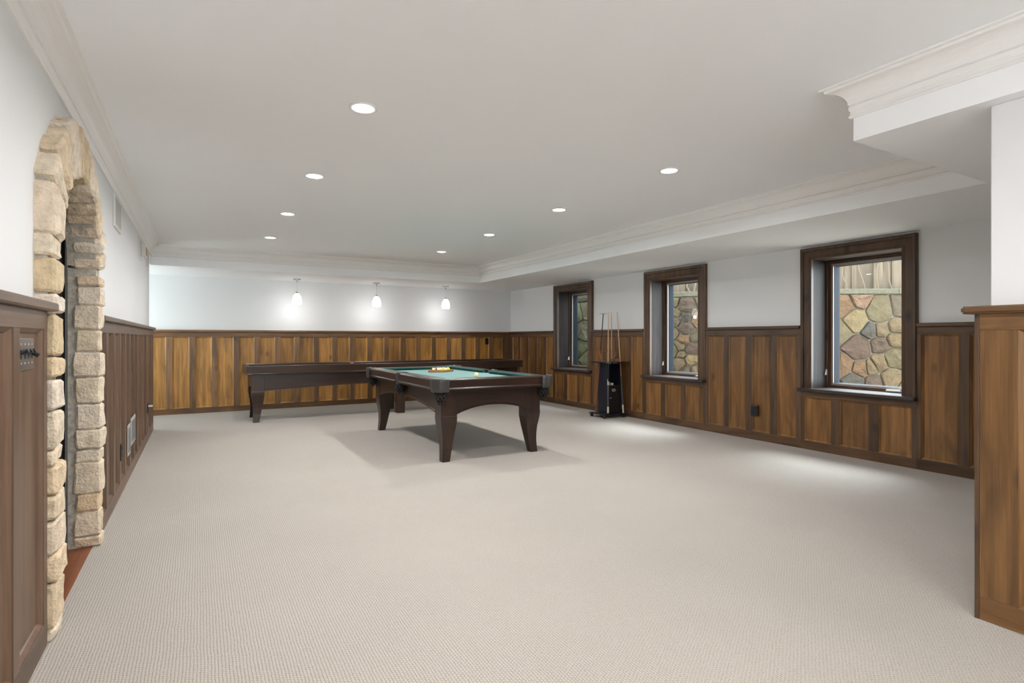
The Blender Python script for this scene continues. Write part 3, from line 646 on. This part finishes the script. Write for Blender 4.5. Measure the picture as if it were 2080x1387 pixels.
sp=[(.012,.683),(-.004,.686),(-.008,.694),(-.002,.702),(.004,.706),(0,.800),(.006,.808),(.014,.810),(.046,.810),(.05,.80),(.05,.683)]
sweep('side_board',[(-ax,-ay),(ax,-ay),(ax,ay),(-ax,ay)],sp,lambda x,y,h:(x,y,h),espx,st,closed=True)
box('cradle_floor',(-ax+.05,-ay+.05,.69),(ax-.05,ay-.05,.705),esp,st)
lightwood=wood('playing board maple',0,(.2,.11,.05),(.35,.2,.09),(.45,.27,.12),knots=0,rough=.2)
box('playing_board',(-ax+.20,-ay+.17,.705),(ax-.20,ay-.17,.765),lightwood,st,.003)
pk_=mk('puck',*lathe([(.022,0),(.026,.003),(.026,.012),(.018,.018)],20),plain('red puck cap',(.45,.10,.08),.35),loc=(2.05,8.595,.810)); tag(pk_,'small red puck on the front edge of the long shuffleboard table','puck')

# ------------------------------------------------------------------ cue rack
cr=empty('cue_rack',(5.45,6.65,0)); tag(cr,'black floor cue rack on casters by the panelling between windows','cue rack')
def L_(x,y,z): return (x-5.45,y-6.65,z)
navy=plain('navy black laminate',(.010,.012,.020),.32)
box('base',L_(5.24,6.47,.048),L_(5.67,6.84,.066),black,cr,.004)
for (x,y) in ((5.27,6.50),(5.64,6.50),(5.27,6.81),(5.64,6.81)): mk('caster',*lathe([(.006,.05),(.020,.044),(.026,.030),(.024,.010),(.012,.001)],16,c=L_(x,y,0)),rubber,cr,smooth=True)
bx0,bx1,by0,by1=5.37,5.612,6.54,6.785; t_=.012
mk('cabinet_body',*join(boxd(*L_(bx0,by0,.066),*L_(bx0+t_,by1,.83)),boxd(*L_(bx1-t_,by0,.066),*L_(bx1,by1,.83)),boxd(*L_(bx0+t_,by1-t_,.066),*L_(bx1-t_,by1,.83)),boxd(*L_(bx0+t_,by0,.81),*L_(bx1-t_,by1-t_,.83))),navy,cr)
box('shelf',L_(bx0+t_,by0,.475),L_(bx1-t_,by1-t_,.487),black,cr)
d_=box('cabinet_door',L_(bx0+t_+.002,by0-.001,.07),L_(bx1-t_-.002,by0+.012,.473),black,cr,.002)
mk('knob',*[ [(v[0],-v[2],v[1]) for v in lathe([(.004,0),(.004,.010),(.009,.014),(.008,.02)],12)[0]],lathe([(.004,0),(.004,.010),(.009,.014),(.008,.02)],12)[1]],silver,d_,loc=L_(5.405,6.539,.30))
ev=[(-.042,0),(-.018,.018),(0,.024),(.018,.018),(.042,0),(.018,-.018),(0,-.024),(-.018,-.018)]
em=mk('emblem',*prism(ev,lambda p:(p[0],0,p[1]),lambda p:(p[0],-.003,p[1])),vent,d_,loc=L_(5.475,6.539,.415))
ei=mk('emblem_inset',*prism([(x*.6,z*.4) for x,z in ev],lambda p:(p[0],-.003,p[1]),lambda p:(p[0],-.0042,p[1])),black,d_,loc=L_(5.475,6.539,.415)) 
# cue holder plate with notches
hp=[]
for (x,y) in ((5.255,6.455),(5.71,6.455),(5.71,6.845),(5.255,6.845)): hp.append((x,y))
def notched():
    poly=[]; pts=hp; 
    for i in range(4):
        P=Vector(pts[i]);Q=Vector(pts[(i+1)%4]); d=(Q-P); L=d.length; d/=L; nn=Vector((-d.y,d.x)); poly.append(P)
        for k in range(3):
            c_=L*(k+1)/4
            for (o_,i_) in ((-.016,0),(-.012,.02),(.012,.02),(.016,0)): poly.append(P+d*(c_+o_)+nn*i_)
    return poly
mk('cue_holder',*prism(notched(),lambda p:L_(p[0],p[1],.830),lambda p:L_(p[0],p[1],.842)),black,cr)
# wooden racks stored on top
redw=wood('red-brown rack wood',0,(.11,.035,.02),(.22,.08,.05),(.32,.13,.08),knots=0,rough=.35)
tr=empty('triangle_rack',(5.42,6.62,.842),math.radians(-18)); tag(tr,'red-brown wooden triangle rack standing upside down on the cue rack','ball rack')
def slab(nm_,p,q,w_,t_,par,mat):
    P=Vector(p);Q=Vector(q); d=(Q-P).normalized(); nn=Vector((-d.y,d.x))*t_; V=[]
    for y in(-w_/2,w_/2): V+=[(P.x,y,P.y),(Q.x,y,Q.y),(Q.x+nn.x,y,Q.y+nn.y),(P.x+nn.x,y,P.y+nn.y)]
    return mk(nm_,V,[(0,1,2,3),(7,6,5,4),(0,4,5,1),(1,5,6,2),(2,6,7,3),(3,7,4,0)],mat,par,bevel=.003)
slab('rack_side',(-.125,.165),(.135,.14),.055,.012,tr,redw); slab('rack_side',(-.09,.0),(-.125,.165),.055,.012,tr,redw); slab('rack_side',(.065,.0),(.135,.15),.055,-.02,tr,redw); slab('rack_side',(-.09,.002),(.07,.002),.055,.012,tr,redw)
tr2=empty('diamond_rack',(5.585,6.60,.842),math.radians(-12)); tag(tr2,'flat red-brown wooden rack lying right of the upturned triangle','ball rack')
qd=[(-.065,-.06),(.065,-.06),(.085,.03),(.0,.085),(-.085,.03)]
for i in range(5): quadwall('rack_side',qd[i],qd[(i+1)%5],.012,.045,redw,tr2)
# cues
maple=plain('pale maple shaft',(.62,.42,.25),.3,coat=.3); yel=plain('amber cue butt',(.50,.25,.06),.3,coat=.3); cgray=plain('dark grey cue wrap',(.06,.06,.065),.45); cream=plain('cream inlay',(.55,.55,.42),.35); dkred=wood('dark red cue wood',2,(.06,.02,.015),(.12,.045,.03),(.17,.07,.045),knots=0,rough=.35); cbrown=plain('brown cue butt',(.22,.13,.09),.35)
def lerp(a,b,t): return tuple(a[i]+(b[i]-a[i])*t for i in range(3))
def cue(base,top,segs,label,group='cues in the rack'):
    r=empty('billiard_cue',base); B=Vector(base);T=Vector(top)-B
    R=lambda t:.0135-(.0135-.0058)*t
    for (nm_,t0,t1,mat) in segs: mk(nm_,*tube([T*t0,T*t1],[R(t0),R(t1)],10),mat,r,smooth=False)
    mk('tip',*tube([T,T*1.006],[.0056,.0045],8),cream,r)
    tag(r,label,'cue',group); return r
cue((5.335,6.50,.066),(5.47,6.66,1.60),[('butt',0,.01,black),('butt_sleeve',.01,.07,cream),('wrap',.07,.28,cgray),('forearm',.28,.36,cream),('forearm',.36,.50,yel),('shaft',.50,1,maple)],'cue with grey wrap and amber forearm at the rack front left')
cue((5.63,6.50,.066),(5.578,6.58,1.60),[('butt_sleeve',0,.08,cream),('wrap',.08,.36,cgray),('forearm',.36,.50,cbrown),('shaft',.50,1,maple)],'cue standing alone at the right front of the rack')
cue((5.60,6.815,.066),(5.585,6.80,1.60),[('butt',0,.35,cgray),('shaft',.35,1,maple)],'cue half hidden behind the upturned triangle, left of two','cues in the rack')
cue((5.655,6.80,.066),(5.636,6.78,1.60),[('butt',0,.35,black),('shaft',.35,1,maple)],'cue half hidden behind the upturned triangle, right of two','cues in the rack')
bs=empty('bridge_stick',(5.275,6.72,.066)); tag(bs,'dark red bridge stick with metal head leftmost in the rack','bridge stick','cues in the rack')
T=Vector((5.42-5.275,0,1.575-.066)); mk('shaft',*tube([(0,0,0),T*.55],[.0125,.010],10),dkred,bs); mk('upper_shaft',*tube([T*.55,T],[.010,.007],10),esp,bs)
mk('bridge_head',*join(tube([T+Vector((-.045,.03,-.012)),T+Vector((-.03,.02,.008)),T+Vector((-.01,.005,.0)),T+Vector((.01,-.005,.008)),T+Vector((.03,-.02,.002)),T+Vector((.05,-.03,.006))],.005,6),tube([T,T+Vector((0,0,.012))],.007,8)),metal,bs)
# chalk boxes on the shelf
for (x,y,w_,h_,m_,lb) in ((5.42,6.60,.05,.05,vent,'small grey box on the cue rack shelf'),(5.475,6.58,.022,.035,whitem,'small white chalk cube on the cue rack shelf')):
    o=box('chalk_box',(-w_/2,-.02,0),(w_/2,.02,h_),m_,None,.002,loc=(x,y,.487)); tag(o,lb,'box')

# ------------------------------------------------------------------ outside: field stone retaining wall, ledge, fence
path=[(6.25,10.6),(6.35,8.47),(7.07,6.57),(8.67,5.09),(9.99,4.25),(10.9,3.7)]
SL=[0]
for i in range(len(path)-1): SL.append(SL[-1]+math.dist(path[i],path[i+1]))
def PW(s,z,d):
    i=0
    while i<len(SL)-2 and s>SL[i+1]: i+=1
    A=Vector(path[i]);B=Vector(path[i+1]); e=(B-A).normalized(); nn=Vector((-e.y,e.x))   # left of travel = away from house? flip below
    nn=-nn
    p=A+e*(s-SL[i]); 
    # smooth normal near bends
    return (p.x+nn.x*d,p.y+nn.y*d,z)
rw_=empty('retaining_wall',(7.07,6.57,0)); tag(rw_,'mossy field stone retaining wall seen outside the windows','stone wall')
RL=Vector((7.07,6.57,0))
def rv(V): return [tuple(Vector(v)-RL) for v in V]
def curtain(z0,z1,d0,d1,s0=0,s1=None):
    ss=[s0]+[s for s in SL if s>s0+.01 and s<(s1 or SL[-1])-.01]+[s1 or SL[-1]]; V=[]
    for s in ss: V+=[PW(s,z0,d0),PW(s,z1,d0),PW(s,z0,d1),PW(s,z1,d1)]
    F=[]
    for i in range(len(ss)-1):
        a=4*i;b=a+4; F+=[(a,a+1,b+1,b),(a+2,b+2,b+3,a+3),(a+1,a+3,b+3,b+1),(a,b,b+2,a+2)]
    F+=[(0,2,3,1),(4*len(ss)-4,4*len(ss)-3,4*len(ss)-1,4*len(ss)-2)]
    return V,F
V,F=curtain(-.1,1.90,-.25,-.012); mk('mortar',rv(V),F,mortar2,rw_)
seeds=[(6.52,1.69,.2,'o'),(6.77,1.80,.15,'p'),(6.69,1.49,.27,'c'),(7.07,1.64,.33,'g'),(7.35,1.69,.18,'s'),(6.49,1.32,.1,'g'),(6.92,1.32,.06,'b'),(7.1,1.33,.15,'t'),(7.31,1.38,.15,'t'),(6.74,1.04,.3,'v'),(7.07,1.09,.17,'v'),(7.29,1.19,.15,'t'),(7.06,.82,.18,'t'),(7.29,.89,.26,'g'),(6.54,.77,.17,'o'),(6.76,.72,.19,'o'),(6.94,.74,.13,'t'),(6.68,.56,.14,'b'),(6.97,.51,.14,'v'),(7.23,.59,.2,'t'),
(4.0,1.82,.15,'g'),(4.16,1.77,.3,'v'),(4.31,1.83,.15,'g'),(4.0,1.62,.15,'g'),(4.14,1.55,.2,'b'),(3.98,1.48,.15,'s'),(4.31,1.5,.2,'o'),(4.14,1.37,.24,'v'),(3.96,1.3,.12,'g'),(4.11,1.2,.18,'o'),(4.28,1.21,.17,'s'),(4.06,1.07,.16,'t'),(4.25,1.02,.22,'v'),(4.07,.93,.13,'t'),(4.24,.85,.2,'c'),(4.06,.79,.17,'t'),(4.16,.68,.13,'s'),(4.28,.69,.13,'t'),(3.94,.99,.15,'g')]
rg=random.Random(11); tries=0
while len(seeds)<150 and tries<6000:
    tries+=1; s=rg.uniform(.2,8.6); z=rg.uniform(.1,1.85)
    if 6.45<s<7.4 or 3.92<s<4.35: continue
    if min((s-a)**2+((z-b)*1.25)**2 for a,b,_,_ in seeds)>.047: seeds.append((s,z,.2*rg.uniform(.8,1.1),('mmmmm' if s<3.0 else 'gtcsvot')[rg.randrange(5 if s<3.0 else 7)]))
def clip(poly,a,b,c_):  # keep a*x+b*y<=c
    out=[]
    for i in range(len(poly)):
        p=poly[i];q=poly[(i+1)%len(poly)]; fp=a*p[0]+b*p[1]-c_; fq=a*q[0]+b*q[1]-c_
        if fp<=0: out.append(p)
        if (fp<0<fq) or (fq<0<fp):
            t=fp/(fp-fq); out.append((p[0]+(q[0]-p[0])*t,p[1]+(q[1]-p[1])*t))
    return out
for si,(s,z,r,c_) in enumerate(seeds):
    poly=[(max(.02,s-.5),.0),(min(8.9,s+.5),.0),(min(8.9,s+.5),1.885),(max(.02,s-.5),1.885)]
    for sj,(s2,z2,r2,_) in enumerate(seeds):
        if sj==si or abs(s2-s)>1.1: continue
        dx,dz=s2-s,z2-z; L=math.hypot(dx,dz); w1,w2=(r/2)**2,(r2/2)**2
        k=(L*L+w1-w2)/(2*L); k-=.008
        poly=clip(poly,dx/L,dz/L,(dx*s+dz*z)/L+k)
        if len(poly)<3: break
    if len(poly)<3: continue
    # subdivide + soften outline
    pp=[]
    for i in range(len(poly)):
        p=poly[i];q=poly[(i+1)%len(poly)]; L=math.dist(p,q)
        if L<.015: continue
        a=min(.2,.016/L); pp.append((p[0]+(q[0]-p[0])*a,p[1]+(q[1]-p[1])*a)); 
        if L>.12: pp.append(((p[0]+q[0])/2+rg.uniform(-.006,.006),(p[1]+q[1])/2+rg.uniform(-.006,.006)))
        pp.append((q[0]-(q[0]-p[0])*a,q[1]-(q[1]-p[1])*a))
    if len(pp)<4: continue
    gx=sum(p[0] for p in pp)/len(pp); gz=sum(p[1] for p in pp)/len(pp)
    V=[];F=[]; n=len(pp); pr=rg.uniform(.0,.03)
    rings=[(1,-.06),(1,-.004+pr*.5),(.93,.014+pr),(.55,.022+pr)]
    for (k,d) in rings:
        for (x,y) in pp:
            X_,Z_=gx+(x-gx)*k,gz+(y-gz)*k; nz_=(noise.noise(Vector((X_*9,Z_*9,si)))*.03+noise.noise(Vector((X_*25,Z_*25,si)))*.012) if k<1 else 0
            V.append(PW(X_,Z_,d+nz_))
    V.append(PW(gx,gz,.024+pr+noise.noise(Vector((gx*7,gz*7,si)))*.03))
    for j in range(3):
        for i in range(n): F.append((j*n+i,j*n+(i+1)%n,(j+1)*n+(i+1)%n,(j+1)*n+i))
    for i in range(n): F.append((3*n+i,3*n+(i+1)%n,4*n))
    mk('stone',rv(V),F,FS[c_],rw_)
s=.0; k=0
while s<8.9:
    e=min(s+rg.uniform(.7,1.1),8.95); V,F=curtain(1.895,1.975,-.30,.035,s+.002,e-.002); mk('ledge_stone',rv(V),F,ledgem,rw_,bevel=.004); s=e
fe=empty('wooden_fence',(8.67,5.09,1.97)); tag(fe,'weathered vertical plank fence above the stone wall outside','fence')
FLo=Vector((8.67,5.09,1.97)); s=.1
while s<8.8:
    w_=rg.uniform(.13,.2); fk=1-globals().get('fk',0); d=-.20-.024*fk-rg.uniform(0,.003); V,F=curtain(1.976,2.78+rg.uniform(-.03,.03),d-.02,d,s-.012*fk,s+w_+.012*fk)
    mk('plank',[tuple(Vector(v)-FLo) for v in V],F,plankm,fe); s+=w_
vine=plain('bare vine',(.10,.075,.05),.9,bump=.5)
for i,(s0,dx,hh) in enumerate(((6.62,-.05,.5),(6.9,-.12,.9),(7.1,.05,.9),(7.33,-.1,.8),(4.17,.03,.6),(4.3,-.02,.7))):
    pts=[PW(s0+dx*t/6*1.2+.02*math.sin(t*1.7+i),1.976+hh*t/6,-.13-.05*t/6) for t in range(7)]
    o=mk('bare_vine',*tube([Vector(p)-Vector(pts[0]) for p in pts],[.014-.0015*t for t in range(7)],6),vine,loc=pts[0]); tag(o,['leftmost','second','third','rightmost','left','right'][i]+' bare vine stem on the fence outside the '+('near' if i<4 else 'middle')+' window','vine','bare vine stems outside the windows')
gr=box('ground',(6.15,-1,-.2),(12,11,.02),gravel,bevel=0); tag(gr,'gravel strip between house and stone wall','ground',kind='structure')
